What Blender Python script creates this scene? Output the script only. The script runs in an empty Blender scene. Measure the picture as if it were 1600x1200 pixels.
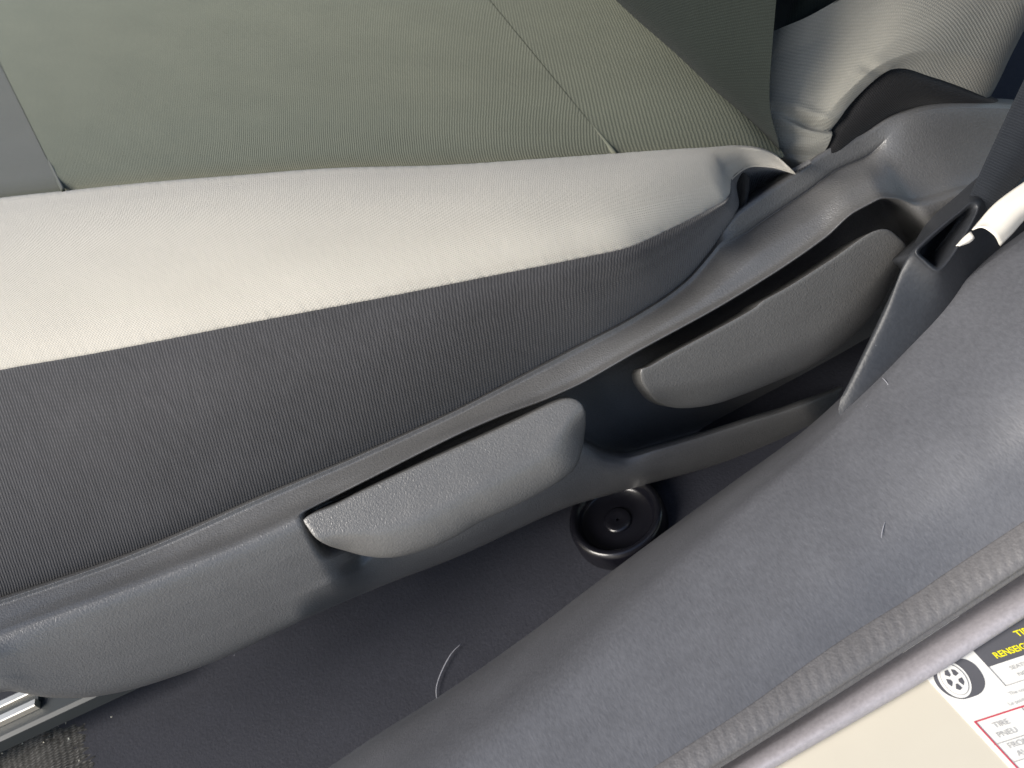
import bpy, math, random
import numpy as np
from mathutils import Vector, Matrix
random.seed(7); rng = np.random.default_rng(7)
S = bpy.context.scene
COL = S.collection
R = math.radians

# ------------------------------------------------------------------ camera
# World: X towards the rear of the car, Y inboard, Z up; origin on the outer face of the seat's side trim.
ELEV, ROLL, DIST, HFOV = R(45), R(28), 0.50, R(60)
TH = math.tan(HFOV / 2)
F = np.array([0, math.cos(ELEV), -math.sin(ELEV)])
R0 = np.array([1.0, 0, 0]); U0 = np.array([0, math.sin(ELEV), math.cos(ELEV)])
CR = R0 * math.cos(ROLL) - U0 * math.sin(ROLL)
CU = R0 * math.sin(ROLL) + U0 * math.cos(ROLL)
CAM = -F * DIST
cd = bpy.data.cameras.new("camera"); cam = bpy.data.objects.new("camera", cd); COL.objects.link(cam)
cd.sensor_width = 36; cd.sensor_fit = 'HORIZONTAL'; cd.lens = 18 / TH
cd.clip_start = 0.01; cd.clip_end = 200
M3 = Matrix((CR, CU, -F)).transposed()
cam.matrix_world = Matrix.Translation(Vector(CAM)) @ M3.to_4x4()
cd.dof.use_dof = True; cd.dof.focus_distance = 0.50; cd.dof.aperture_fstop = 12
S.camera = cam

# ------------------------------------------------------------------ daylight
SUN_EL, SUN_DIR = R(38), np.array([-0.97, -0.22])     # direction towards the sun in plan
w = bpy.data.worlds.new("World"); S.world = w; w.use_nodes = True
nt = w.node_tree; bg = nt.nodes["Background"]
sky = nt.nodes.new("ShaderNodeTexSky"); sky.sky_type = 'NISHITA'; sky.sun_disc = False
sky.sun_elevation = SUN_EL; sky.sun_rotation = math.atan2(SUN_DIR[0], SUN_DIR[1])
sky.air_density = 1.0; sky.dust_density = 1.8
nt.links.new(sky.outputs[0], bg.inputs[0]); bg.inputs[1].default_value = 0.15
sd = bpy.data.lights.new("sun", 'SUN'); sun = bpy.data.objects.new("sun", sd); COL.objects.link(sun)
sd.energy = 4.3; sd.angle = R(34); sd.color = (1.0, 0.95, 0.87)
sv = Vector((SUN_DIR[0] * math.cos(SUN_EL), SUN_DIR[1] * math.cos(SUN_EL), math.sin(SUN_EL)))
sun.rotation_euler = sv.to_track_quat('Z', 'Y').to_euler(); sun.location = sv * 5
S.view_settings.view_transform = 'Standard'; S.view_settings.look = 'None'
S.view_settings.exposure = 0.28; S.view_settings.gamma = 1.0

# ------------------------------------------------------------------ helpers: picture measurements to points in the car
CT, ST = math.cos(ROLL), math.sin(ROLL)
def uv(px, py):
    dx, up = px - 800, 600 - py
    return dx * CT + up * ST, -dx * ST + up * CT
def px_of(u, v):
    return 800 + u * CT - v * ST, 600 - (u * ST + v * CT)
def at(px, py, mode, val):
    d = F + CR * ((px - 800) / 800 * TH) + CU * ((600 - py) / 800 * TH)
    if mode == 'd': t = val
    else:
        k = 'XYZ'.index(mode); t = (val - CAM[k]) / d[k]
    return CAM + d * t
def atuv(u, v, mode, val): return at(*px_of(u, v), mode, val)
def pchip(x, y, xi):
    x = np.asarray(x, float); y = np.asarray(y, float)
    o = np.argsort(x); x, y = x[o], y[o]
    if len(x) == 1: return np.full(len(xi), y[0])
    h = np.diff(x); dl = np.diff(y) / h
    n = len(x); m = np.zeros(n)
    if n == 2: m[:] = dl[0]
    else:
        for i in range(1, n - 1):
            if dl[i - 1] * dl[i] > 0:
                w1, w2 = 2 * h[i] + h[i - 1], h[i] + 2 * h[i - 1]
                m[i] = (w1 + w2) / (w1 / dl[i - 1] + w2 / dl[i])
        m[0], m[-1] = dl[0], dl[-1]
    xi = np.asarray(xi, float); k = np.clip(np.searchsorted(x, xi) - 1, 0, n - 2)
    t = (xi - x[k]) / h[k]
    a = (2*t**3 - 3*t**2 + 1) * y[k] + (t**3 - 2*t**2 + t) * h[k] * m[k] + (-2*t**3 + 3*t**2) * y[k+1] + (t**3 - t**2) * h[k] * m[k+1]
    a = np.where(xi < x[0], y[0] + m[0] * (xi - x[0]), a)
    return np.where(xi > x[-1], y[-1] + m[-1] * (xi - x[-1]), a)
def line(pts):                       # picture points -> function v(u)
    q = [uv(*p) for p in pts]
    return lambda u: pchip([a for a, b in q], [b for a, b in q], u)
def uline(pts):
    return lambda u: pchip([a for a, b in pts], [b for a, b in pts], u)
def prof(spec):
    if callable(spec): return spec
    if isinstance(spec, (int, float)): return lambda u: np.full(np.shape(u), float(spec))
    return lambda u: pchip([a for a, b in spec], [b for a, b in spec], np.clip(u, min(a for a, b in spec), max(a for a, b in spec)))
def urow(vf, mode, dep, u0, u1, n, dv=0):
    us = np.linspace(u0, u1, n); vs = vf(us) + (dv(us) if callable(dv) else dv); ds = prof(dep)(us)
    return np.array([atuv(a, b, mode, c) for a, b, c in zip(us, vs, ds)])
def resample(P, n, closed=False):
    P = np.asarray(P, float)
    if closed: P = np.vstack([P, P[:1]])
    s = np.r_[0, np.cumsum(np.linalg.norm(np.diff(P, axis=0), axis=1))]
    q = np.linspace(0, s[-1], n + (1 if closed else 0))
    out = np.stack([np.interp(q, s, P[:, k]) for k in range(P.shape[1])], 1)
    return out[:-1] if closed else out
def smooth(P, m=12, closed=False):   # Catmull-Rom through points
    P = np.asarray(P, float); n = len(P); out = []
    for i in range(n if closed else n - 1):
        g = lambda j: P[j % n] if closed else P[min(max(j, 0), n - 1)]
        a, b, c, d = g(i - 1), g(i), g(i + 1), g(i + 2)
        for t in np.linspace(0, 1, m, endpoint=False):
            out.append(0.5 * (2*b + (c - a)*t + (2*a - 5*b + 4*c - d)*t*t + (3*b - a - 3*c + d)*t**3))
    if not closed: out.append(P[-1])
    return np.array(out)
def curve(pts, mode, dep, n, closed=False, m=10):
    q = resample(smooth(pts, m, closed), n, closed)
    if isinstance(dep, (int, float)): dep = [dep] * n
    else: dep = np.interp(np.linspace(0, 1, n), np.linspace(0, 1, len(dep)), dep)
    return np.array([at(a, b, mode, c) for (a, b), c in zip(q, dep)])
def cross(rows, sub, sharp=()):      # Catmull-Rom across rows; sharp rows keep their corner
    rows = [np.asarray(r) for r in rows]; K = len(rows); out = []
    if isinstance(sub, int): sub = [sub] * (K - 1)
    for i in range(K - 1):
        b, c = rows[i], rows[i + 1]
        a = rows[i - 1] if i > 0 and i not in sharp else 2 * b - c
        d = rows[i + 2] if i + 2 < K and (i + 1) not in sharp else 2 * c - b
        lb = np.linalg.norm(c - b, axis=1, keepdims=True) + 1e-6
        la = np.linalg.norm(b - a, axis=1, keepdims=True) + 1e-6; ld = np.linalg.norm(d - c, axis=1, keepdims=True) + 1e-6
        m0 = ((b - a) / la + (c - b) / lb) * 0.5 * lb; m1 = ((c - b) / lb + (d - c) / ld) * 0.5 * lb
        for t in np.linspace(0, 1, sub[i], endpoint=False):
            out.append((2*t**3 - 3*t**2 + 1)*b + (t**3 - 2*t*t + t)*m0 + (-2*t**3 + 3*t*t)*c + (t**3 - t*t)*m1)
    out.append(rows[-1]); return np.array(out)

def link(name, verts, faces, mat, parent=None, uvs=None, smooth_on=True):
    me = bpy.data.meshes.new(name); me.from_pydata([tuple(p) for p in verts], [], faces)
    if uvs is not None:
        l = me.uv_layers.new(name="UVMap"); idx = np.zeros(len(me.loops), int); me.loops.foreach_get("vertex_index", idx)
        l.data.foreach_set("uv", np.asarray(uvs, np.float32)[idx].ravel())
    me.materials.append(mat); me.validate(); me.update()
    if smooth_on: me.polygons.foreach_set("use_smooth", [True] * len(me.polygons))
    o = bpy.data.objects.new(name, me); COL.objects.link(o)
    if parent is not None:
        o.parent = parent
        if parent.type == 'EMPTY' : o.location = -parent.location
    return o
def grid(name, G, mat, parent=None, thick=0, close_u=False, flip=False, jitter=0, uvscale=1.0):
    G = np.asarray(G); A, B, _ = G.shape
    if jitter: G = G + rng.normal(0, jitter, (A, B, 3))
    du = np.r_[0, np.cumsum(np.linalg.norm(np.diff(G, axis=1), axis=2).mean(0))]
    dv = np.r_[0, np.cumsum(np.linalg.norm(np.diff(G, axis=0), axis=2).mean(1))]
    uvs = np.stack(np.meshgrid(du, dv), -1).reshape(-1, 2) * uvscale
    f = []
    for i in range(A - 1):
        for j in range(B if close_u else B - 1):
            q = (i * B + j, i * B + (j + 1) % B, (i + 1) * B + (j + 1) % B, (i + 1) * B + j)
            f.append(q[::-1] if flip else q)
    o = link(name, G.reshape(-1, 3), f, mat, parent, uvs)
    if thick:
        m = o.modifiers.new("shell", 'SOLIDIFY'); m.thickness = thick; m.offset = -1
    return o
def tube(name, P, r, mat, parent=None, n=8, closed=False):
    P = np.asarray(P, float); N = len(P); rings = []
    rr = np.full(N, r) if np.isscalar(r) else np.interp(np.linspace(0, 1, N), np.linspace(0, 1, len(r)), r)
    for i in range(N):
        a = P[(i - 1) % N] if closed else P[max(i - 1, 0)]; b = P[(i + 1) % N] if closed else P[min(i + 1, N - 1)]
        t = b - a; t /= np.linalg.norm(t) + 1e-12
        s = np.cross(t, [0.31, 0.52, 0.8]); s /= np.linalg.norm(s); q = np.cross(t, s)
        rings.append([P[i] + rr[i] * (s * math.cos(k * 2 * math.pi / n) + q * math.sin(k * 2 * math.pi / n)) for k in range(n)])
    V = np.array(rings).reshape(-1, 3); f = []
    for i in range(N if closed else N - 1):
        for k in range(n):
            j = (i + 1) % N
            f.append((i * n + k, i * n + (k + 1) % n, j * n + (k + 1) % n, j * n + k))
    if not closed: f += [tuple(range(n))[::-1], tuple((N - 1) * n + k for k in range(n))]
    return link(name, V, f, mat, parent)
def empty(name, loc, label, cat, group=None):
    o = bpy.data.objects.new(name, None); o.empty_display_size = 0.05; o.location = Vector(loc); COL.objects.link(o)
    return tag(o, label, cat, group)
def tag(o, label=None, cat=None, group=None, kind=None):
    for k, v in (('label', label), ('category', cat), ('group', group), ('kind', kind)):
        if v: o[k] = v
    return o
def sstep(a, b, x):
    t = np.clip((np.asarray(x, float) - a) / (b - a), 0, 1); return t * t * (3 - 2 * t)

# ------------------------------------------------------------------ materials
class Mat:
    def __init__(s, name, rough=0.5, spec=0.5):
        s.m = bpy.data.materials.new(name); s.m.use_nodes = True; s.t = s.m.node_tree
        s.b = s.t.nodes["Principled BSDF"]; s.b.inputs["Roughness"].default_value = rough
        s.b.inputs["Specular IOR Level"].default_value = spec
    def n(s, typ, **kw):
        x = s.t.nodes.new(typ)
        for k, v in kw.items():
            if k in x.inputs: x.inputs[k].default_value = v
            else: setattr(x, k, v)
        return x
    def l(s, a, b): s.t.links.new(a, b)
    def math(s, op, a, b=None):
        x = s.t.nodes.new("ShaderNodeMath"); x.operation = op
        for i, v in enumerate((a, b)):
            if v is None: continue
            if isinstance(v, (int, float)): x.inputs[i].default_value = v
            else: s.l(v, x.inputs[i])
        return x.outputs[0]
    def mapped(s, coord, scale=(1, 1, 1), rot=(0, 0, 0)):
        tc = s.n("ShaderNodeTexCoord"); mp = s.n("ShaderNodeMapping")
        mp.inputs["Scale"].default_value = scale; mp.inputs["Rotation"].default_value = rot
        s.l(tc.outputs[coord], mp.inputs[0]); return mp.outputs[0]
    def mix(s, fac, c1, c2):
        x = s.n("ShaderNodeMix"); x.data_type = 'RGBA'
        s.l(fac, x.inputs[0]); x.inputs[6].default_value = (*c1, 1); x.inputs[7].default_value = (*c2, 1)
        return x.outputs[2]
    def bump(s, h, dist, strength=1.0):
        b = s.n("ShaderNodeBump"); b.inputs["Distance"].default_value = dist; b.inputs["Strength"].default_value = strength
        s.l(h, b.inputs["Height"]); s.l(b.outputs[0], s.b.inputs["Normal"])
def ramp(m, val, lo, hi):
    x = m.n("ShaderNodeMapRange"); x.inputs[1].default_value = lo; x.inputs[2].default_value = hi; m.l(val, x.inputs[0]); return x.outputs[0]

def knit(name, col, col2, pitch=0.0016, rib=0.5, ang=0.0, depth=0.0003, rough=0.85, sheen=0.3, sheen_tint=(1, 1, 1), var=0.25, across=1.6, streaky=0.45):
    m = Mat(name, rough, 0.25)
    co = m.mapped("UV", (1, 1, 1), (0, 0, ang))
    nz = m.n("ShaderNodeTexNoise", Scale=160.0, Detail=3.0); m.l(m.mapped("UV"), nz.inputs[0])
    wob = m.n("ShaderNodeVectorMath", operation='MULTIPLY_ADD')
    m.l(nz.outputs[1], wob.inputs[0]); wob.inputs[1].default_value = (pitch * .5,) * 3; m.l(co, wob.inputs[2])
    sx = m.n("ShaderNodeSeparateXYZ"); m.l(wob.outputs[0], sx.inputs[0])
    k = 2 * math.pi / pitch
    a = m.math('SINE', m.math('MULTIPLY', sx.outputs[0], k))
    b = m.math('SINE', m.math('ADD', m.math('MULTIPLY', sx.outputs[1], k / across), m.math('MULTIPLY', a, 0.9)))
    a1 = m.math('MULTIPLY_ADD', a, 0.5); m.t.nodes[-1].inputs[2].default_value = 0.5
    b1 = m.math('MULTIPLY_ADD', b, 0.5); m.t.nodes[-1].inputs[2].default_value = 0.5
    h = m.math('ADD', m.math('MULTIPLY', a1, rib), m.math('MULTIPLY', m.math('MULTIPLY', a1, b1), 1 - rib))
    big = m.n("ShaderNodeTexNoise", Scale=14.0, Detail=4.0); m.l(m.mapped("UV"), big.inputs[0])
    streak = m.n("ShaderNodeTexNoise", Scale=1.0, Detail=3.0); m.l(m.mapped("UV", (900, 60, 1), (0, 0, ang)), streak.inputs[0])
    f = m.math('ADD', m.math('MULTIPLY', h, var), m.math('MULTIPLY', m.math('SUBTRACT', big.outputs[0], 0.5), 0.35))
    f = m.math('ADD', f, m.math('MULTIPLY', m.math('SUBTRACT', streak.outputs[0], 0.42), streaky))
    m.l(m.mix(ramp(m, f, -0.1, 0.6), col2, col), m.b.inputs["Base Color"])
    fine = m.n("ShaderNodeTexNoise", Scale=2500.0, Detail=2.0); m.l(m.mapped("UV"), fine.inputs[0])
    hh = m.math('ADD', h, m.math('MULTIPLY', fine.outputs[0], 0.35))
    m.bump(hh, depth)
    m.b.inputs["Sheen Weight"].default_value = sheen; m.b.inputs["Sheen Roughness"].default_value = 0.45
    m.b.inputs["Sheen Tint"].default_value = (*sheen_tint, 1)
    return m.m
def grained(name, col, rough=0.42, grain=650, depth=0.00025, spec=0.5, coord="Object", stretch=(1, 1, 1), dust=0.0, dustcol=(.3, .29, .27)):
    m = Mat(name, rough, spec)
    co = m.mapped(coord, stretch)
    nz = m.n("ShaderNodeTexNoise", Scale=grain * 0.6, Detail=3.0); m.l(co, nz.inputs[0])
    vo = m.n("ShaderNodeTexVoronoi", Scale=grain, feature='SMOOTH_F1'); m.l(co, vo.inputs[0])
    h = m.math('ADD', m.math('MULTIPLY', vo.outputs[0], 0.7), nz.outputs[0])
    m.bump(h, depth)
    big = m.n("ShaderNodeTexNoise", Scale=22.0, Detail=5.0, Roughness=0.6); m.l(m.mapped(coord), big.inputs[0])
    r = m.math('MULTIPLY_ADD', big.outputs[0], 0.22); m.t.nodes[-1].inputs[2].default_value = rough - 0.11
    m.l(r, m.b.inputs["Roughness"])
    f = m.math('ADD', ramp(m, nz.outputs[0], 0.3, 0.7), m.math('MULTIPLY', ramp(m, big.outputs[0], 0.45, 0.75), 0.6))
    c2 = tuple(min(1, x * 1.35 + dust * d) for x, d in zip(col, dustcol))
    m.l(m.mix(m.math('MULTIPLY', f, 0.7), col, c2), m.b.inputs["Base Color"])
    return m.m
def plain(name, col, rough=0.5, spec=0.5, metal=0.0, var=0.12, scale=40):
    m = Mat(name, rough, spec); m.b.inputs["Metallic"].default_value = metal
    nz = m.n("ShaderNodeTexNoise", Scale=float(scale), Detail=5.0); m.l(m.mapped("Object"), nz.inputs[0])
    m.l(m.mix(nz.outputs[0], tuple(x * (1 - var) for x in col), tuple(min(1, x * (1 + var)) for x in col)), m.b.inputs["Base Color"])
    return m.m

M_OLIVE = knit("olive_seat_cloth", (0.148, 0.150, 0.112), (0.076, 0.078, 0.058), pitch=0.0021, rib=.6, ang=R(14), depth=.00022, var=.35, sheen=.2, sheen_tint=(.9, 1, .8))
M_FRONT = knit("grey_seat_cloth", (0.068, 0.073, 0.052), (0.037, 0.040, 0.029), pitch=0.0013, rib=.6, ang=R(-30), depth=.0002, sheen=.25)
M_LIGHT = knit("light_seat_cloth", (0.51, 0.485, 0.43), (0.385, 0.366, 0.322), pitch=0.0017, rib=.25, ang=R(38), depth=.00022, sheen=.2, var=.3, across=1.0)
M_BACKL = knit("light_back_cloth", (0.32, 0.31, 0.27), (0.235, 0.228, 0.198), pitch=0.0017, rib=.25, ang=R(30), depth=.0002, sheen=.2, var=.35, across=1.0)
M_DARK = knit("charcoal_side_cloth", (0.070, 0.069, 0.073), (0.028, 0.028, 0.030), pitch=0.0018, rib=.5, ang=R(-10), depth=.00028, sheen=.3, var=.2, streaky=.7)
M_GREEN = knit("dark_back_cloth", (0.014, 0.019, 0.015), (0.007, 0.010, 0.008), pitch=0.0015, rib=.6, ang=R(60), depth=.0002, sheen=.03)
M_FELT = knit("black_felt", (0.016, 0.0155, 0.016), (0.008, 0.008, 0.009), pitch=0.0011, rib=.4, ang=R(20), depth=.0002, sheen=.12)
M_TRIM = grained("grey_trim_plastic", (0.098, 0.097, 0.096), rough=.38, spec=.8, grain=1300, depth=.0002)
M_LEVER = grained("grey_lever_plastic", (0.100, 0.098, 0.094), rough=.36, spec=.8, grain=1300, depth=.0002)
M_SILL = grained("slate_sill_plastic", (0.085, 0.087, 0.096), rough=.48, grain=1000, depth=.0001, stretch=(1, .45, 1))
M_SILLBAND = grained("ribbed_sill_plastic", (0.12, 0.116, 0.117), rough=.5, grain=900, depth=.0002)
M_HOLD = grained("slate_holder_plastic", (0.024, 0.026, 0.030), rough=.45, grain=700, depth=.0001)
M_SEAL = grained("grey_rubber_seal", (0.33, 0.31, 0.325), rough=.6, grain=900, depth=.00003)
M_CARPET = grained("dark_floor_carpet", (0.024, 0.025, 0.032), rough=.7, grain=700, depth=.00022, spec=.2)
M_MAT = knit("grey_floor_mat_pile", (0.062, 0.060, 0.054), (0.026, 0.025, 0.023), pitch=.003, rib=.3, ang=R(5), depth=.0008, sheen=.2)
M_CREAM = plain("cream_car_paint", (0.60, 0.555, 0.455), .3, .5, var=.03)
M_STEEL = plain("bright_rail_steel", (0.80, 0.76, 0.68), .42, .5, metal=1)
M_RAILDK = plain("dark_rail_paint", (0.035, 0.04, 0.042), .5)
M_CAP = plain("black_gloss_cap", (0.006, 0.006, 0.009), .22, .6)
M_BELT = knit("navy_belt_webbing", (0.020, 0.024, 0.03), (0.009, 0.011, 0.015), pitch=.0014, rib=.5, depth=.0002, sheen=.2)
M_PAPER = plain("cream_tag_paper", (0.80, 0.75, 0.66), .7, var=.04, scale=120)
M_LINT = plain("pale_lint", (0.30, 0.30, 0.33), .8)
M_CRUMB = plain("pale_crumb", (0.8, 0.76, 0.62), .4)
M_STK = plain("white_sticker_vinyl", (0.80, 0.79, 0.74), .35, var=.02)
M_INK = plain("grey_sticker_ink", (0.10, 0.10, 0.11), .45)
M_INK2 = plain("pale_print_ink", (0.40, 0.39, 0.38), .45)
M_RED = plain("red_print_ink", (0.55, 0.06, 0.09), .45)
M_YEL = plain("yellow_print_ink", (0.85, 0.76, 0.02), .45)

# ------------------------------------------------------------------ measured lines of the photograph
T = line([(-150, 331), (0, 311), (120, 298), (240, 286), (380, 275), (510, 265), (700, 259), (900, 245), (1100, 232), (1180, 232), (1212, 243), (1241, 269)])
L = line([(-150, 614), (0, 579), (130, 556), (240, 535), (400, 503), (600, 465), (800, 425), (900, 405), (1000, 380), (1090, 337), (1130, 316), (1141, 300), (1143, 278), (1165, 261), (1200, 259), (1241, 270)])
TE = uline([(-1100, 128), (-864, 79), (-603, 41), (-436, 30), (-248, 14), (-54, 5), (95, 5), (184, 4), (264, 8), (313, 16), (370, 38), (439, 72), (544, 84), (608, 92), (669, 87), (711, 90), (758, 84), (875, 30), (1000, -60)])
zT = [(-700, .118), (-300, .110), (100, .088), (300, .069), (508, .040), (545, .026)]
zL = [(-800, .085), (-300, .078), (100, .062), (441, .034), (545, .024)]

# ------------------------------------------------------------------ seat
seat = empty("car_seat", (0.0, 0.12, -0.165), "cloth car seat with olive centre and light bolster and grey plastic side trim", "car seat")

# cushion centre, split by two sewn seams
def cushion_rows(lo, hi, n):
    rows = []
    for dv, dz, dl in ((0, -.006, 0), (9, -.0045, 0), (45, -.009, 0), (110, -.022, 0), (200, -.028, 0), (310, -.026, 0), (430, -.022, 0)):
        k = dv
        u0, u1 = lo(k), hi(k)
        rows.append(urow(lambda u: T(np.minimum(u, 535)), 'Z', lambda u: prof(zT)(u) + dz * (0.35 + 0.65 * sstep(500, -200, u)), u0, u1, n, dv))
    return cross(rows, [3, 5, 7, 8, 8, 8])
seamF = lambda k: -478 + k * .03
seamR = lambda k: 312 - k * .22
grid("cushion_panel", cushion_rows(lambda k: seamF(k) + .5, lambda k: seamR(k) - .5, 90), M_OLIVE, seat)
o = grid("cushion_panel", cushion_rows(lambda k: seamR(k) + .5, lambda k: min(543, 553 - .47 * k), 50), M_OLIVE, seat); o['label'] = "rear strip of the olive cushion beside the backrest"
o = grid("cushion_panel", cushion_rows(lambda k: -1150 + k * 1.45, lambda k: seamF(k) - .5, 50), M_FRONT, seat); o['label'] = "grey cloth panel at the cushion front"
for sm, m in ((seamF, M_FRONT), (seamR, M_OLIVE)):
    pts = []
    for dv, dz in ((2, -.003), (9, -.001), (45, -.008), (110, -.024), (200, -.030), (310, -.028), (430, -.024)):
        u = sm(dv); z = prof(zT)(np.array([u]))[0] + dz * (0.35 + 0.65 * sstep(500, -200, u)) - .0005
        pts.append(atuv(u, T(np.array([u]))[0] + dv, 'Z', z))
    tube("seam", smooth(pts, 6) - np.array([0, 0, .0011]), .0013, m, seat)

# light bolster
n = 480
us = np.linspace(-1300, 545, n); jag = lambda a: (lambda u: rng.normal(0, a, len(u)))
def lerp_row(fr, bulge, dv=0):
    vv = lambda u: T(u) * (1 - fr) + L(u) * fr
    zz = lambda u: prof(zT)(u) * (1 - fr) + prof(zL)(u) * fr + bulge * sstep(560, 300, u)
    return urow(vv, 'Z', zz, -1300, 545, n, dv)
rows = [lerp_row(0, -.008, 3), lerp_row(0, -.001, jag(.28)), lerp_row(.12, .004), lerp_row(.35, .008), lerp_row(.65, .008), lerp_row(.88, .004), lerp_row(1, -.0005, jag(.28)), lerp_row(1, -.008, -3)]
grid("bolster", cross(rows, [3, 5, 8, 10, 8, 5, 3], sharp=(1, 6)), M_LIGHT, seat)
# charcoal side cover, from the bolster's lower seam down behind the trim
yTE = lambda u: .019 + .015 * sstep(150, 440, u)
def side_row(fr, out, dv=0, u0=-1300, u1=575):
    vv = lambda u: L(np.minimum(u, 545)) * (1 - fr) + np.minimum(TE(u), L(np.minimum(u, 545))) * fr
    def yy(u):
        z = prof(zL)(u); pL = np.array([atuv(a, b, 'Z', c)[1] for a, b, c in zip(u, L(np.minimum(u, 545)), z)])
        hole = sstep(425, 470, u) * .035
        y_ = pL * (1 - fr) + yTE(u) * fr - out + hole * min(1, fr * 3)
        return np.where(u > 450, np.maximum(y_, yTE(u) + .006), y_) if fr > .2 else y_
    return urow(vv, 'Y', yy, u0, u1, n, dv)
rows = [side_row(0, -.012, 8), side_row(0, .000, 0), side_row(.12, .006), side_row(.4, .010), side_row(.75, .006), side_row(.96, .0), side_row(1, -.012, -14), side_row(1, -.03, -40)]
grid("side_cover", cross(rows, [3, 6, 9, 10, 8, 4, 4], sharp=(1,)), M_DARK, seat)
# loose edge of the side cover that hangs into the gap by the backrest
rr = [curve([(1148, 268), (1150, 310), (1128, 360), (1098, 408), (1062, 446)], 'Y', [.046, .044, .042, .040, .038], 24),
      curve([(1158, 268), (1160, 318), (1140, 365), (1108, 412), (1068, 450)], 'Y', [.040, .038, .036, .035, .035], 24),
      curve([(1172, 276), (1166, 330), (1150, 368), (1118, 415), (1076, 454)], 'Y', [.044, .042, .040, .039, .038], 24)]
o = grid("cover_edge", cross(rr, 4), M_FELT, seat, thick=.002)

# ------------------------------------------------------------------ plastic side trim with its two recesses
B = uline([(-1000, 52), (-887, 35), (-588, -5), (-403, -21), (-286, -24), (-121, -28), (-40, -34), (44, -45), (100, -48), (202, -45), (316, -44), (432, -38), (539, -26), (603, -12), (640, -12), (668, -26), (690, -45), (760, -60), (950, -120)])
Fl = uline([(-1100, -28), (-931, -50), (-870, -92), (-803, -126), (-714, -150), (-577, -168), (-454, -173), (-324, -184), (-197, -199), (-21, -210), (61, -226), (202, -258), (355, -290), (520, -300), (700, -290), (950, -290)])
E = uline([(-1100, -20), (-800, -85), (-500, -30), (-388, -38), (-350, -82), (-300, -116), (-150, -140), (-20, -130), (40, -124), (58, -134), (74, -158), (106, -184), (156, -196), (227, -211), (310, -226), (362, -236), (450, -245), (600, -235), (700, -200), (950, -200)])
NT = 380; U0_, U1_ = -1300, 900
rec = lambda u: sstep(-392, -366, u) * (1 - sstep(640, 700, u))          # where the pocket is cut in
low = lambda u: sstep(-470, -340, u)                                     # front bulge dies out under the lever
recB = lambda u: sstep(-352, -290, u) * (1 - sstep(640, 700, u))
slow = lambda u: sstep(-380, -310, u) * (1 - sstep(640, 700, u))
deepY = lambda u: .030 + .012 * sstep(60, 130, u)
arm = lambda u: sstep(380, 520, u)
def trow(vf, yf, dv=0): return urow(vf, 'Y', yf, U0_, U1_, NT, dv)
Smid = lambda u: TE(u) * (1 - .06) + B(u) * .06 - 26 * sstep(380, 440, u) * (1 - sstep(640, 760, u))
lowA = lambda u: sstep(-400, -315, u)
frontY = lambda u, k: -.006 - .014 * k * (1 - lowA(u))                      # outward bulge of the front face
def face(fr):                                                           # line a fraction of the way from rim to lower edge
    return lambda u: B(u) * (1 - fr) + Fl(u) * fr
rows, sub = [], []
rows.append(trow(TE, lambda u: yTE(u) + .018, 10))
rows.append(trow(TE, lambda u: yTE(u) + .001, 0))
rows.append(trow(Smid, lambda u: yTE(u) * .90 + .0005))
gro = lambda u: sstep(400, 460, u) * (1 - sstep(650, 700, u))
rows.append(trow(Smid, lambda u: yTE(u) * .885 + .0005 + .0022 * gro(u), -2.5))
rows.append(trow(Smid, lambda u: yTE(u) * .86 + .0005, -6))
rows.append(trow(lambda u: TE(u) * .35 + B(u) * .65, lambda u: .0066 + .008 * sstep(250, 600, u)))
rows.append(trow(B, lambda u: .0025 - .002 * (1 - lowA(u)), 7))
rows.append(trow(B, lambda u: -.0025 - .003 * (1 - lowA(u)), -1))
lipv = lambda u: -9 + rec(u) * 6
rows.append(trow(B, lambda u: rec(u) * .004 + (1 - rec(u)) * frontY(u, .22), lipv))
rows.append(trow(lambda u: (B(u) - 5) * rec(u) + face(.3)(u) * (1 - rec(u)), lambda u: rec(u) * deepY(u) + (1 - rec(u)) * frontY(u, .65)))
rows.append(trow(lambda u: ((B(u) - 10) * .35 + (E(u) + 6) * .65) * recB(u) + face(.55)(u) * (1 - recB(u)), lambda u: recB(u) * deepY(u) + (1 - recB(u)) * frontY(u, .92)))
rows.append(trow(lambda u: (E(u) + 7) * recB(u) + face(.62)(u) * (1 - recB(u)), lambda u: recB(u) * (deepY(u) - .002) + (1 - recB(u)) * frontY(u, .98)))
rows.append(trow(lambda u: (E(u) - 2) * recB(u) + face(.68)(u) * (1 - recB(u)), lambda u: slow(u) * (.004 - .004 * sstep(60, 160, u) + .028 * arm(u)) + (1 - slow(u)) * frontY(u, 1.03)))
rows.append(trow(lambda u: (E(u) * .7 + Fl(u) * .3) * recB(u) + face(.78)(u) * (1 - recB(u)), lambda u: slow(u) * (-.002 + .03 * arm(u)) + (1 - slow(u)) * frontY(u, 1.12)))
rows.append(trow(lambda u: Fl(u) + 5, lambda u: .004 - .0265 * (1 - low(u)) + .03 * arm(u)))
rows.append(trow(Fl, lambda u: .010 - .0275 * (1 - low(u)) + .03 * arm(u)))
rows.append(trow(Fl, lambda u: .045 - .016 * (1 - low(u)) + .03 * arm(u), 14))
trim = grid("side_trim", cross(rows, [3, 4, 3, 3, 6, 8, 4, 4, 5, 8, 8, 5, 8, 6, 4, 4], sharp=(1, 2, 3, 4, 10)), M_TRIM, seat)

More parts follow.
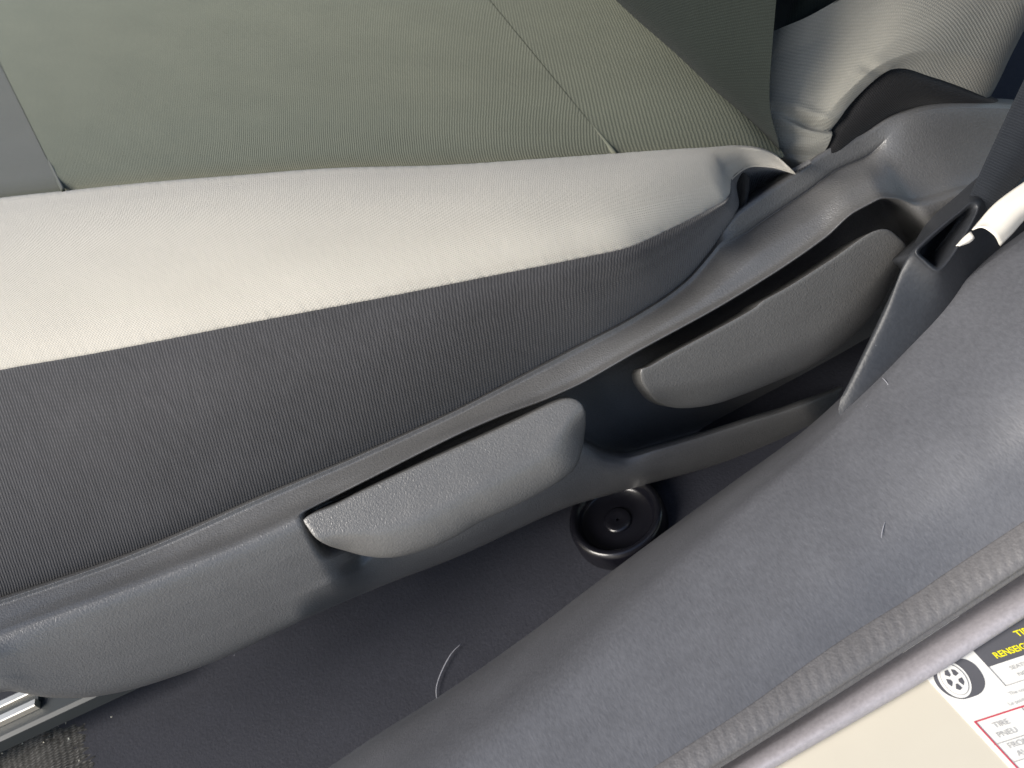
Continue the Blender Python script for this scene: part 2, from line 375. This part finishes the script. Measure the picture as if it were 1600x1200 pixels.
# ------------------------------------------------------------------ levers
NOUT = np.array([0, -.7071, .7071])
def lever(name, outline, spine, Yf, r_top, r_bot, crown, depth, label):
    P2 = resample(smooth(outline, 10, True), 150, True)
    a, b = np.array(spine[0], float), np.array(spine[1], float); ab = b - a
    P, C = [], []
    for p in P2:
        t = np.clip(((p - a) @ ab) / (ab @ ab), 0, 1); c = a + ab * t
        P.append(at(*p, 'Y', Yf(*uv(*p)))); C.append(at(*c, 'Y', Yf(*uv(*c))))
    P, C = np.array(P), np.array(C)
    vp = np.array([uv(*p)[1] for p in P2]); vs = np.array([uv(*(a + ab * np.clip(((p - a) @ ab) / (ab @ ab), 0, 1)))[1] for p in P2])
    wb = sstep(22, -34, vp - vs)
    r = r_top + (r_bot - r_top) * wb; H = .0012 + (crown - .0012) * wb
    Pb = P - NOUT * H[:, None]
    rings = [Pb - NOUT * depth, Pb - NOUT * depth * .5, Pb - NOUT * .0004]
    for t in np.r_[0, .008, .02, .04, .065, .1, .14, .19, .25, .32, .4, .5, .6, .7, .8, .9, 1.0]:
        Q = P * (1 - t) + C * t
        D = np.linalg.norm(Q[:, None] - P[None], axis=2); wgt = 1 / (D + 2e-4) ** 3; rq = (wgt * r).sum(1) / wgt.sum(1); Hq = (wgt * H).sum(1) / wgt.sum(1); dm = D.min(1) if t else np.zeros(len(P))
        q = np.minimum(dm / rq, 1); h = Hq * ((1 - (1 - q) ** 2) ** .5 - 1)
        rings.append(Q + NOUT * h[:, None])
    out = np.array(rings)
    o = grid(name, out, M_LEVER, seat, close_u=True); o['label'] = label
    return o
lever("lever", [(473, 813), (487, 803), (520, 790), (560, 770), (630, 737), (700, 705), (760, 678), (820, 650), (862, 630), (888, 622), (906, 628), (916, 645), (918, 672), (914, 705), (903, 735), (878, 757), (840, 780), (800, 800), (750, 823), (702, 851), (652, 871), (604, 881), (557, 877), (520, 863), (492, 841), (478, 822)],
      [(590, 812), (868, 676)], lambda u, v: -.010 - .042 * min(1, max(0, (-20 - v) / 155)), .003, .034, .018, .036, "front height lever, brighter and lower")
lever("lever", [(1002, 577), (1015, 572), (1050, 552), (1100, 525), (1150, 498), (1182, 479), (1192, 470), (1230, 449), (1270, 424), (1310, 398), (1345, 373), (1368, 360), (1388, 358), (1406, 371), (1424, 392), (1418, 425), (1400, 462), (1372, 500), (1330, 540), (1285, 570), (1230, 594), (1170, 618), (1120, 634), (1070, 639), (1035, 630), (1013, 612), (1002, 594)],
      [(1085, 590), (1345, 435)], lambda u, v: -.006 - .016 * min(1, max(0, (-25 - v) / 175)), .003, .034, .018, .036, "rear recline lever, darker and higher")

# ------------------------------------------------------------------ backrest
crease = curve([(880, -80), (960, 0), (1040, 70), (1100, 128), (1150, 172), (1185, 205), (1207, 230)], 'Z', [.06, .058, .056, .053, .048, .042, .036], 50)
brow = lambda h, fwd, dy=0: crease + np.array([.24 * h - fwd, dy, h])
back = grid("backrest", cross([brow(-.04, -.03, .04), brow(0, -.004), brow(.025, .004), brow(.06, .006), brow(.15, .004), brow(.35, .0), brow(.70, .0)], [4, 4, 5, 6, 6, 6]), M_GREEN, seat)
def bsub(name, G, mat, thick=0, lab=None):
    o = grid(name, G, mat, back, thick=thick)
    if lab: o['label'] = lab
    return o
nb = 40
rows = [curve([(1235, 45), (1222, 95), (1214, 150), (1218, 190), (1236, 226), (1256, 258)], 'Y', [.110, .102, .092, .078, .060, .0475], nb),
        curve([(1207, 50), (1190, 95), (1180, 150), (1182, 195), (1205, 235), (1240, 268)], 'Y', [.084, .081, .076, .068, .056, .045], nb),
        curve([(1222, 43), (1206, 98), (1198, 150), (1201, 193), (1222, 230), (1252, 262)], 'Y', [.073, .070, .064, .056, .047, .0395], nb),
        curve([(1258, 28), (1248, 85), (1242, 135), (1240, 180), (1254, 215), (1270, 252)], 'Y', [.065, .061, .054, .047, .041, .036], nb),
        curve([(1300, 5), (1300, 60), (1294, 110), (1282, 150), (1280, 195), (1288, 238)], 'Y', [.062, .058, .050, .044, .038, .035], nb),
        curve([(1350, -25), (1352, 20), (1348, 65), (1335, 105), (1318, 145), (1304, 197)], 'Y', [.058, .053, .046, .040, .036, .036], nb),
        curve([(1420, -70), (1420, -20), (1412, 30), (1392, 70), (1370, 105), (1345, 145)], 'Y', [.056, .050, .043, .038, .035, .037], nb),
        curve([(1500, -80), (1490, -30), (1470, 20), (1445, 60), (1420, 90), (1392, 109)], 'Y', [.055, .049, .042, .037, .034, .037], nb),
        curve([(1580, -90), (1560, -30), (1530, 25), (1500, 70), (1475, 100), (1455, 120)], 'Y', [.056, .050, .043, .038, .035, .038], nb),
        curve([(1665, -90), (1630, -25), (1600, 30), (1574, 80), (1556, 120), (1540, 152)], 'Y', [.060, .054, .047, .042, .039, .041], nb),
        curve([(1672, -84), (1637, -19), (1606, 36), (1580, 86), (1562, 124), (1545, 156)], 'Y', [.075, .068, .062, .056, .053, .054], nb)]
# gathered wrinkles near the lower corner: real dents along measured lines
def dent(G, pts, d, width, depth, rid=0.5):
    L3 = resample(np.array([at(a, b, 'Y', c) for a, b, c in smooth([(*p, q) for p, q in zip(pts, d)], 8)]), 60)
    fl = G.reshape(-1, 3); 
    D = np.linalg.norm(fl[:, None] - L3[None], axis=2); k = D.argmin(1); dd = D.min(1); taper = np.sin(np.linspace(0.15, 1, 60) * math.pi * .75)[k]
    fl += F[None] * (np.exp(-(dd / width) ** 2) * depth * taper - rid * np.exp(-((dd - 1.9 * width) / (1.3 * width)) ** 2) * depth * taper)[:, None]
    return fl.reshape(G.shape)
def refine(G, k):
    G = np.asarray(G); A, Bn, _ = G.shape
    x = np.linspace(0, Bn - 1, Bn * k); i0 = np.clip(x.astype(int), 0, Bn - 2); t = (x - i0)[None, :, None]
    return G[:, i0] * (1 - t) + G[:, i0 + 1] * t
G = refine(cross(rows, [8, 10, 10, 12, 12, 10, 8, 6, 6, 4]), 4)
G = dent(G, [(1212, 170), (1235, 180), (1262, 193), (1290, 199), (1308, 198)], [.055, .0475, .041, .0375, .036], .0026, .0055)
G = dent(G, [(1215, 232), (1240, 238), (1265, 242), (1290, 238)], [.052, .043, .037, .035], .0032, .003)
G = dent(G, [(1345, 100), (1362, 108), (1378, 112)], [.038, .0365, .0365], .0025, .0015)
bsub("side_bolster", G, M_BACKL, lab="light cloth bolster gathered at its lower corner")
rows = [curve([(1200, -70), (1206, -10), (1204, 25), (1196, 75)], 'Y', [.140, .136, .130, .125], 20),
        curve([(1222, -70), (1230, -10), (1219, 25), (1207, 51)], 'Y', [.098, .094, .089, .0845], 20),
        curve([(1245, -80), (1252, -20), (1240, 18), (1224, 43)], 'Y', [.082, .079, .076, .0725], 20),
        curve([(1290, -90), (1290, -40), (1280, 0), (1262, 27)], 'Y', [.074, .072, .070, .0675], 20),
        curve([(1350, -110), (1350, -70), (1330, -25), (1312, 0)], 'Y', [.066, .064, .0625, .0605], 20),
        curve([(1450, -150), (1450, -120), (1425, -80), (1410, -64)], 'Y', [.062, .060, .058, .0565], 20)]
bsub("upper_side_panel", cross(rows, 6), M_GREEN, lab="dark green cloth panel above the light bolster")
Bb = [(1238, 272), (1284, 244), (1288, 230), (1303, 202), (1345, 143), (1370, 117), (1395, 107), (1430, 111), (1480, 129), (1540, 151), (1640, 190)]
Tb = [(1240, 300), (1290, 262), (1308, 252), (1330, 240), (1368, 214), (1390, 200), (1412, 188), (1450, 182), (1500, 185), (1560, 190), (1650, 215)]
lo = lambda f: [(a[0] * (1 - f) + b[0] * f, a[1] * (1 - f) + b[1] * f) for a, b in zip(Bb, Tb)]
q = 60
rows = [curve(lo(-.12), 'Y', [.060, .052, .050, .050, .050, .055], q), curve(lo(.0), 'Y', [.048, .041, .042, .043, .043, .046], q), curve(lo(.2), 'Y', [.042, .035, .037, .037, .038, .042], q),
        curve(lo(.5), 'Y', [.039, .033, .034, .035, .036, .040], q), curve(lo(.8), 'Y', [.041, .036, .038, .039, .040, .043], q), curve(lo(1.1), 'Y', [.050, .048, .050, .05, .05, .055], q)]
bsub("lower_pad", cross(rows, 6), M_FELT, lab="black felt pad below the light bolster")

# ------------------------------------------------------------------ belt guide with its slot, belt and paper tag
holder = None
k = 64
ro = curve([(1426, 394), (1440, 376), (1470, 350), (1500, 326), (1520, 310), (1535, 318), (1525, 345), (1508, 375), (1492, 402), (1474, 424), (1460, 428), (1440, 412)], 'd', .482, k, True)
base = curve([(1330, 590), (1395, 455), (1440, 360), (1490, 310), (1560, 260), (1620, 300), (1590, 380), (1545, 460), (1470, 600), (1400, 690), (1330, 690), (1310, 640)], 'd', .508, k, True)
mid = curve([(1385, 480), (1415, 415), (1455, 355), (1495, 318), (1535, 292), (1565, 310), (1545, 355), (1520, 410), (1485, 475), (1450, 500), (1420, 505), (1390, 500)], 'd', .494, k, True)
rim = curve([(1431, 394), (1443, 379), (1472, 353), (1501, 330), (1518, 317), (1528, 322), (1520, 344), (1504, 373), (1488, 399), (1472, 419), (1461, 422), (1444, 408)], 'd', .4795, k, True)
ri = curve([(1437, 394), (1446, 383), (1474, 358), (1501, 336), (1514, 326), (1522, 328), (1515, 344), (1500, 370), (1484, 395), (1469, 412), (1461, 415), (1447, 404)], 'd', .482, k, True)
deep = ri * 1.0 + F * .035
flo = np.repeat(deep.mean(0)[None], k, 0)
g = grid("belt_guide", cross([base, mid, ro, rim, ri, deep, flo], [8, 6, 3, 3, 3, 2], sharp=(4, 5)), M_HOLD, seat, close_u=True)
belt_c = [(1478, 400), (1500, 368), (1530, 322), (1562, 262), (1600, 190), (1680, 50)]
lft = curve([(1462, 392), (1490, 355), (1510, 318), (1535, 262), (1566, 195), (1640, 40), (1740, -180)], 'd', [.505, .484, .474, .468, .468, .475], 40)
mdl = curve([(1474, 402), (1502, 365), (1528, 328), (1562, 275), (1600, 210), (1690, 60), (1800, -170)], 'd', [.503, .481, .470, .463, .463, .47], 40)
rgt = curve([(1484, 408), (1512, 375), (1542, 340), (1585, 290), (1630, 235), (1730, 90), (1850, -150)], 'd', [.505, .483, .474, .468, .468, .475], 40)
o = grid("seat_belt", cross([lft, mdl, rgt], 6), M_BELT, thick=.0015)
tag(o, "dark seat belt webbing running down into the slot of the grey guide", "seat belt")
ta = curve([(1519, 360), (1530, 346), (1560, 314), (1620, 272), (1680, 235)], 'd', [.459, .459, .459, .46, .462], 30)
tb = curve([(1535, 356), (1552, 350), (1580, 325), (1640, 288), (1700, 250)], 'd', [.452, .4515, .4515, .452, .454], 30)
tc = curve([(1552, 367), (1572, 355), (1600, 328), (1655, 292), (1715, 258)], 'd', [.452, .452, .452, .452, .454], 30)
td = curve([(1562, 384), (1580, 366), (1612, 332), (1665, 296), (1725, 262)], 'd', [.457, .457, .456, .456, .457], 30)
tp = empty("paper_tag", at(1570, 350, 'd', .455), "small curled cream paper tag beside the dark seat belt", "tag")
grid("tag_sheet", cross([ta, tb, tc, td], 6), M_PAPER, tp, thick=.0004)
grid("torn_corner", cross([curve([(1494, 385), (1505, 372), (1517, 362)], 'd', .4625, 8), curve([(1497, 384), (1512, 376), (1521, 369)], 'd', .4605, 8), curve([(1499, 384), (1514, 379), (1522, 372)], 'd', .462, 8)], 4), M_PAPER, tp, thick=.0004)

# ------------------------------------------------------------------ floor, seat rail, cap
ZF = -.175
def sheet(name, x0, x1, y0, y1, z, mat, nx=60, ny=60, amp=0):
    X, Y = np.meshgrid(np.linspace(x0, x1, nx), np.linspace(y0, y1, ny))
    Z = z + amp * (np.sin(X * 23 + Y * 11) + np.sin(X * 9 - Y * 31) * .6)
    return grid(name, np.stack([X, Y, Z], -1), mat)
fl = sheet("floor", -.9, .9, -.20, .75, ZF, M_CARPET, amp=.0012); tag(fl, "dark blue grey lined car floor under the seat", "floor", kind="structure")

mt_ = [[at(*(np.array(a) * (1 - t) + np.array(b) * t), 'Z', ZF + .002) + np.array([0, 0, -.004 + .0062 * min(1, 5 * t, 5 * (1 - t))]) for t in np.linspace(0, 1, 40)] for a, b in zip(resample([(-420, 1390), (-90, 1205), (60, 1132), (122, 1102)], 70), resample([(-380, 1560), (-60, 1330), (70, 1290), (160, 1230)], 70))]
mt_ = np.array(mt_); mt_[-8:, :, 2] -= np.linspace(0, .005, 8)[:, None]; mt_[:, :, 2] += rng.normal(0, .0007, mt_.shape[:2])
o = grid("carpet_patch", mt_, M_MAT); tag(o, "coarse grey brown carpet on the floor in front of the steel rail", "carpet", kind="structure")
rail = empty("seat_rail", at(20, 1110, 'Z', -.14), "bright steel seat rail poking out below the front of the trim", "rail")
p0, p1 = at(-420, 1312, 'Z', -.135), at(60, 1087, 'Z', -.135)
ax = (p1 - p0) / np.linalg.norm(p1 - p0)
sd_ = np.array([ax[1], -ax[0], 0]);
def bar(name, c0, c1, w_, h_, mat, parent):
    a = (c1 - c0) / np.linalg.norm(c1 - c0); s = np.array([a[1], -a[0], 0]); s /= np.linalg.norm(s); z = np.array([0, 0, 1.0])
    pr = [(-1, -1), (-1, .8), (-.8, 1), (.8, 1), (1, .8), (1, -1)]
    V = [c + s * x * w_ / 2 + z * y * h_ / 2 for c in (c0, c1) for x, y in pr]; m_ = len(pr)
    f = [(i, (i + 1) % m_, m_ + (i + 1) % m_, m_ + i) for i in range(m_)] + [tuple(range(m_))[::-1], tuple(range(m_, 2 * m_))]
    return link(name, V, f, mat, parent, smooth_on=False)
bar("rail_body", p0 + np.array([0, -.004, -.010]), p1 + ax * .075 + np.array([0, -.004, -.010]), .032, .013, M_RAILDK, rail)
for off in (-.0062, .0062): bar("slide_strip", p0 - sd_ * off + [0, 0, 0], p1 - sd_ * off, .0058, .006, M_STEEL, rail)
bar("slide_channel", p0 + [0, 0, -.002], p1 + [0, 0, -.002], .008, .004, M_RAILDK, rail)

cc = at(962, 806, 'Z', -.160)
def lathe(name, prof_, c, mat, parent, n=48):
    G = np.array([[(c[0] + r * math.cos(a), c[1] + r * math.sin(a), c[2] + z) for a in np.linspace(0, 2 * math.pi, n, endpoint=False)] for r, z in prof_])
    return grid(name, G, mat, parent, close_u=True, flip=True)
cap = empty("round_cap", cc + [0, 0, -.015], "glossy black round cap on the floor under the seat trim", "cap")
lathe("cap_body", [(.034, -.016), (.034, -.002), (.0325, .002), (.030, .0035), (.0275, .002), (.026, -.003), (.024, -.006), (.014, -.006), (.001, -.006)], cc, M_CAP, cap)
lathe("cap_boss", [(.0105, -.007), (.0100, -.005), (.008, -.004), (.005, -.0045), (.001, -.005)], cc, M_CAP, cap, 24)

# ------------------------------------------------------------------ sill, seal, door jamb
Kc = line([(440, 1262), (540, 1192), (600, 1152), (690, 1097), (830, 1000), (925, 928), (1050, 835), (1150, 762), (1250, 690), (1350, 600), (1450, 498), (1510, 436), (1600, 371), (1700, 300)])
Pl = line([(800, 1395), (960, 1298), (1120, 1201), (1240, 1126), (1360, 1050), (1480, 972), (1600, 893), (1760, 788)])
Bd = line([(760, 1370), (900, 1282), (1030, 1197), (1150, 1120), (1319, 1001), (1431, 931), (1482, 896), (1600, 818), (1760, 712)])
Ql = line([(900, 1382), (1060, 1288), (1210, 1200), (1330, 1131), (1450, 1061), (1600, 966), (1760, 866)])
u0, u1, ns = -1000, 1000, 190
zk = [(-560, -.150), (-54, -.135), (350, -.10), (700, -.045), (900, -.02)]
zc = [(-560, -.088), (0, -.085), (350, -.075), (600, -.055), (800, -.03), (1000, -.01)]
mixv = lambda a, b, f: (lambda u: a(u) * (1 - f) + b(u) * f)
sill = empty("sill_trim", at(1100, 1000, 'Z', -.175), "slate grey plastic door sill trim with a ribbed outer edge", "sill trim")
cr = [(-560, 95), (-54, 62), (350, 26), (700, 14), (1000, 10)]
rows = [urow(Kc, 'Z', lambda u: prof(zk)(u) - .03, u0, u1, ns, 10),
        urow(Kc, 'Z', lambda u: prof(zk)(u), u0, u1, ns, 0),
        urow(Kc, 'Z', lambda u: prof(zk)(u) * .45 + prof(zc)(u) * .55, u0, u1, ns, lambda u: -prof(cr)(u) * .45),
        urow(Kc, 'Z', lambda u: prof(zc)(u), u0, u1, ns, lambda u: -prof(cr)(u) * 1.15),
        urow(mixv(Kc, Bd, .62), 'Z', lambda u: prof(zc)(u) + .002, u0, u1, ns),
        urow(Bd, 'Z', lambda u: -.086 + .03 * sstep(350, 900, u), u0, u1, ns, 3)]
grid("sill_panel", cross(rows, [3, 6, 8, 10, 10]), M_SILL, sill)
# outer band with pressed ribs
zb = lambda u: -.086 + .03 * sstep(350, 900, u)
rows = [urow(Bd, 'Z', lambda u: zb(u) - .0006, u0, u1, 900, 6), urow(mixv(Bd, Pl, .25), 'Z', lambda u: zb(u) + .0006, u0, u1, 900), urow(mixv(Bd, Pl, .7), 'Z', lambda u: zb(u) - .0005, u0, u1, 900),
        urow(mixv(Bd, Pl, .88), 'Z', lambda u: zb(u) - .003, u0, u1, 900), urow(Pl, 'Z', lambda u: zb(u) - .0062, u0, u1, 900, 5), urow(Pl, 'Z', lambda u: zb(u) - .0095, u0, u1, 900, -2), urow(Pl, 'Z', lambda u: zb(u) - .022, u0, u1, 900, 6)]
G = cross(rows, [6, 8, 5, 4, 4, 3])
ph = np.cumsum(rng.uniform(.5, 1.5, 900)) * 2 * math.pi / 8.5
amp = np.r_[np.linspace(0, 1, 6), np.ones(8), np.linspace(1, .3, 5), np.linspace(.3, 0, 4), np.zeros(8)][:G.shape[0]]
skew = np.linspace(0, 7, G.shape[0])
for i in range(G.shape[0]):
    G[i, :, 2] += amp[i] * .00011 * np.interp(np.arange(900) + skew[i], np.arange(900), np.sin(ph)) * np.interp(np.arange(900), np.arange(0, 900, 9), rng.uniform(.4, 1.2, 100))
grid("ribbed_band", G, M_SILLBAND, sill)
seal = [urow(Pl, 'Z', -.118, u0, u1, ns, 14), urow(Pl, 'Z', -.1135, u0, u1, ns, -3), urow(mixv(Pl, Ql, .35), 'Z', -.1075, u0, u1, ns), urow(mixv(Pl, Ql, .75), 'Z', -.1045, u0, u1, ns), urow(Ql, 'Z', -.107, u0, u1, ns, 4), urow(Ql, 'Z', -.1105, u0, u1, ns, 0), urow(Ql, 'Z', -.118, u0, u1, ns, 8)]
o = grid("door_seal", cross(seal, [3, 6, 6, 5, 4, 3]), M_SEAL); tag(o, "pale grey rubber door seal between the sill trim and cream paint", "seal")
ZJ = -.114
jr = [urow(Ql, 'Z', ZJ, u0, u1, 60, 30), urow(Ql, 'Z', ZJ, u0, u1, 60, -200), urow(Ql, 'Z', ZJ, u0, u1, 60, -330), urow(Ql, 'Z', ZJ - .03, u0, u1, 60, -390), urow(Ql, 'Z', ZJ - .12, u0, u1, 60, -300)]
o = grid("door_jamb", cross(jr, [4, 4, 4, 6], sharp=(1, 2)), M_CREAM); tag(o, "cream painted door jamb outside the grey seal", "door jamb", kind="structure")

# ------------------------------------------------------------------ tyre information sticker on the jamb
O = at(1523, 1129, 'Z', ZJ); ex = at(1600, 1104, 'Z', ZJ) - O; eyv = at(1577, 1187, 'Z', ZJ) - O
sx_, sy_ = np.linalg.norm(ex) / 81.0, np.linalg.norm(eyv) / 79.2             # metres per photo pixel along rows and columns
ex /= np.linalg.norm(ex); eyv /= np.linalg.norm(eyv); up3 = np.array([0, 0, 1.0])
def loc(px, py):                     # photo point -> sticker plane coordinates
    d = at(px, py, 'Z', ZJ) - O; A = np.stack([ex[:2], eyv[:2]], 1); return np.linalg.solve(A, d[:2])
def sp(a, b, h=0): return O + ex * a + eyv * b + up3 * h
stk = empty("tyre_information_sticker", O, "white tyre information sticker with yellow title text on cream paint", "sticker")
def quad(name, pts, h, mat, t=.0002):
    V = [sp(a, b, h) for a, b in pts] + [sp(a, b, h - t) for a, b in pts]; m_ = len(pts)
    f = [tuple(range(m_)), tuple(range(m_, 2 * m_))[::-1]] + [(i, m_ + i, m_ + (i + 1) % m_, (i + 1) % m_) for i in range(m_)]
    return link(name, V, f, mat, stk, smooth_on=False)
le = loc(1448, 1061); le2 = loc(1577, 1200)
# left edge extrapolated both ways
dl = (le2 - le); l0 = le - dl * .5; l1 = le + dl * 1.4
W = .15
quad("sticker_sheet", [l0, (l0[0] + W, l0[1]), (l1[0] + W, l1[1]), l1], .0004, M_STK)
h0, h1 = loc(1521, 1018), loc(1544, 1043)
dh = h1 - h0
quad("title_block", [h0 - dh * 1.6, (h0[0] - dh[0] * 1.6 + W, h0[1] - dh[1] * 1.6), (h1[0] + W, h1[1]), h1], .0007, M_INK)
def txt(s, px, py, hpx, mat, h=.0009, bold=0, shear=0.0, sx=1.0):
    a, b = loc(px, py)
    cu = bpy.data.curves.new("text", 'FONT'); cu.body = s; cu.size = 1; cu.offset = bold; cu.shear = shear
    t = bpy.data.objects.new("text_line", cu); COL.objects.link(t)
    bpy.context.view_layer.update(); me = bpy.data.meshes.new_from_object(t.evaluated_get(bpy.context.evaluated_depsgraph_get()))
    bpy.data.objects.remove(t)
    k_ = hpx / .72 * sy_
    V = [sp(a + v.co.x * k_ * sx, b - v.co.y * k_, h) for v in me.vertices]; f = [tuple(p.vertices) for p in me.polygons]
    o = link("text_line", V, f, mat, stk, smooth_on=False); return o
o = txt("TIRE AND LOADING INFORMATION", 1590, 996, 13, M_YEL, bold=.028)
o = txt("RENSEIGNEMENTS SUR LES PNEUS ET LE CHARGEMENT", 1557, 1030, 13, M_YEL, bold=.028, sx=.9)
b0, b1 = loc(1544, 1043), loc(1571, 1073)
def stroke(p, q, wd, mat, name="rule", h=.0008):
    p, q = np.array(p), np.array(q); d = (q - p) / np.linalg.norm(q - p); nrm = np.array([-d[1], d[0]]) * wd / 2
    return quad(name, [p - nrm, q - nrm, q + nrm, p + nrm], h, mat)
pxm = sx_
stroke(b0, b1, 1.1 * pxm, M_INK2); stroke(b1, (b1[0] + W, b1[1]), 1.1 * pxm, M_INK2)
txt("SEATING CAPACITY", 1580, 1048, 8, M_INK2, sx=1.05); txt("NOMBRE DE PLACES", 1592, 1058, 8, M_INK2, sx=1.05)
txt("The combined weight of occupants and cargo", 1578, 1088, 7, M_INK2); txt("Le poids total des occupants et du chargement", 1577, 1104, 7, M_INK2)
r0 = np.array([0.0, 0.0]); rb = loc(1640, 1256)
stroke(r0, (W, 0), 2.4 * pxm, M_RED, "red_rule"); stroke(r0 - [0, .0003], (0 + (rb[0]), rb[1]), 2.4 * pxm, M_RED, "red_rule", h=.00085)
c1_ = loc(1553, 1165); stroke(c1_, (c1_[0] + W, c1_[1]), 1.2 * pxm, M_INK2); c2_ = loc(1580, 1193); stroke(c2_, (c2_[0] + W, c2_[1]), 1.2 * pxm, M_INK2)
v0 = loc(1596, 1107); stroke(v0, loc(1625, 1138), 1.2 * pxm, M_INK2)
txt("TIRE", 1555, 1139, 11, M_INK2, sx=.95); txt("PNEU", 1561, 1154, 11, M_INK2, sx=.95); txt("FRONT", 1578, 1171, 11, M_INK2, sx=.95); txt("AVANT", 1592, 1183, 11, M_INK2, sx=.95)
# printed tyre picture
def ell(c, ax_, bx_, rot, n=40):
    c = np.array(c, float); return [loc(c[0] + ax_ * math.cos(t) * math.cos(rot) - bx_ * math.sin(t) * math.sin(rot), c[1] + ax_ * math.cos(t) * math.sin(rot) + bx_ * math.sin(t) * math.cos(rot)) for t in np.linspace(0, 2 * math.pi, n, endpoint=False)]
rt = R(48)
hull = [(1462, 1045), (1459, 1060), (1468, 1076), (1484, 1088), (1503, 1093), (1518, 1090), (1533, 1083), (1539, 1070), (1535, 1055), (1524, 1040), (1511, 1032), (1500, 1030), (1485, 1032)]
quad("tyre_print", [loc(*p) for p in resample(smooth(hull, 6, True), 48, True)], .0006, M_INK)
quad("tyre_print", ell((1491, 1063), 33, 21, rt), .0008, M_STK); quad("tyre_print", ell((1491, 1063), 29, 17.5, rt), .0010, M_INK2); quad("tyre_print", ell((1491, 1063), 27.5, 16.2, rt), .0012, M_STK)
for k_ in range(5):
    a = k_ * 2 * math.pi / 5 + .4
    pts = []
    for da, rr_ in ((-.28, .40), (.28, .40), (.42, .84), (0, .92), (-.42, .84)):
        x_, y_ = 22 * rr_ * math.cos(a + da), 13 * rr_ * math.sin(a + da)
        pts.append(loc(1491 + x_ * math.cos(rt) - y_ * math.sin(rt), 1063 + x_ * math.sin(rt) + y_ * math.cos(rt)))
    quad("tyre_print", pts, .0014, M_INK)

# ------------------------------------------------------------------ lint, crumbs
def lint(pts, mode, dep, r, label):
    P = curve(pts, mode, dep, 24); o = tube("lint_thread", P, [r * .3, r, r, r * .5], M_LINT, n=6); tag(o, label, "lint", "lint threads on the trim and floor")
lint([(720, 1006), (705, 1022), (690, 1050), (682, 1075), (683, 1096)], 'Z', ZF + .003, .0005, "long pale lint thread curved on the dark floor carpet")
def on_sill(px, py, lift=.0006):
    u, v = uv(px, py); a = np.array([u]); f0, f1 = -prof(cr)(a)[0] * 1.15 + Kc(a)[0], mixv(Kc, Bd, .62)(a)[0]
    z = prof(zc)(a)[0] + .002 * np.clip((f0 - v) / (f0 - f1), 0, 1); return z + lift
for pts, lab in (([(1378, 590), (1386, 598), (1390, 608)], "short bent lint thread on the sill trim, highest of the three"), ([(1356, 632), (1346, 650), (1343, 668)], "thin straight lint thread on the sill trim beside the dark gap"), ([(1383, 815), (1379, 828), (1377, 840)], "tiny upright lint fleck low on the sill trim")):
    lint(pts, 'Z', [on_sill(*p) for p in pts], .00026, lab)
V, f = [], []
def bit(p, s):
    b = len(V); q = rng.normal(0, 1, (4, 3)); q /= np.linalg.norm(q, axis=1)[:, None]
    V.extend(p + q * s); f.extend([(b, b+1, b+2), (b, b+2, b+3), (b, b+3, b+1), (b+1, b+3, b+2)])
for px, py in ((57, 1138), (59, 1146), (46, 1147), (78, 1139), (92, 1135), (7, 1164), (3, 1177), (79, 1151), (107, 1155), (122, 1189), (76, 1132), (174, 1120), (157, 1098), (35, 1162), (103, 1130), (68, 1160)):
    bit(at(px, py, 'Z', ZF + .0065), rng.uniform(.0005, .0012))
o = link("crumbs", V, f, M_CRUMB, smooth_on=False); tag(o, "pale crumbs scattered on the floor carpet beside the rail", "crumbs", kind="stuff")

# dust settled on the plastic: each speck is set down on the surface found under it
bpy.context.view_layer.update(); dg = bpy.context.evaluated_depsgraph_get()
V, f = [], []
def settle(px, py, size):
    d = at(px, py, 'd', 1.0) - CAM
    hit, p, nrm, *_ = S.ray_cast(dg, Vector(CAM), Vector(d).normalized())
    if hit: bit(np.array(p) + np.array(nrm) * size * .3, size)
for px, py in ((517, 940), (1000, 574), (1001, 578), (716, 700), (712, 703), (806, 655), (552, 776), (1102, 462), (1096, 468), (1190, 471), (1150, 905), (962, 1040), (905, 985), (366, 1024), (784, 802)): settle(px, py, .00055)
for _ in range(70): settle(rng.uniform(0, 1600), rng.uniform(640, 1150), rng.uniform(.00012, .00028))
for _ in range(50): settle(rng.uniform(880, 1560), rng.uniform(300, 900), rng.uniform(.00012, .00025))
o = link("dust_specks", V, f, M_LINT, smooth_on=False); tag(o, "fine pale dust specks on the seat trim and door sill", "dust", kind="stuff")

# ------------------------------------------------------------------ unseen body shell (roof, pillar, far door), added to shade the cabin
def slab(name, x0, x1, y0, y1, z0, z1, mat):
    V = [(x, y, z) for x in (x0, x1) for y in (y0, y1) for z in (z0, z1)]
    return link(name, V, [(0, 1, 3, 2), (4, 6, 7, 5), (0, 4, 5, 1), (2, 3, 7, 6), (0, 2, 6, 4), (1, 5, 7, 3)], mat, smooth_on=False)
M_HEAD = plain("grey_headliner", (.42, .41, .39), .9)
tag(slab("roof", -.35, 1.7, .02, .98, .95, 1.0, M_HEAD), "unseen grey lined car roof, added to shade the seat", "roof", kind="structure")
tag(slab("shade_wall", .34, .62, -.26, -.12, -.1, .95, M_HOLD), "unseen dark door pillar, added to shade the rear of the seat", "pillar", kind="structure")
tag(slab("shade_wall", .40, 1.7, 1.20, 1.3, -.2, .42, M_HOLD), "unseen dark far side of the cabin, added to block light", "shade_wall", kind="structure")
M_PAVE = plain("pale_bounce_pavement", (.50, .485, .46), .9, scale=6)  # unseen ground, added to bounce sunlight onto the outward-facing surfaces
tag(slab("bounce_pavement", -6, 6, -7, -.30, -.62, -.60, M_PAVE), "unseen pale paved ground, added to bounce light into the car", "ground", kind="structure")
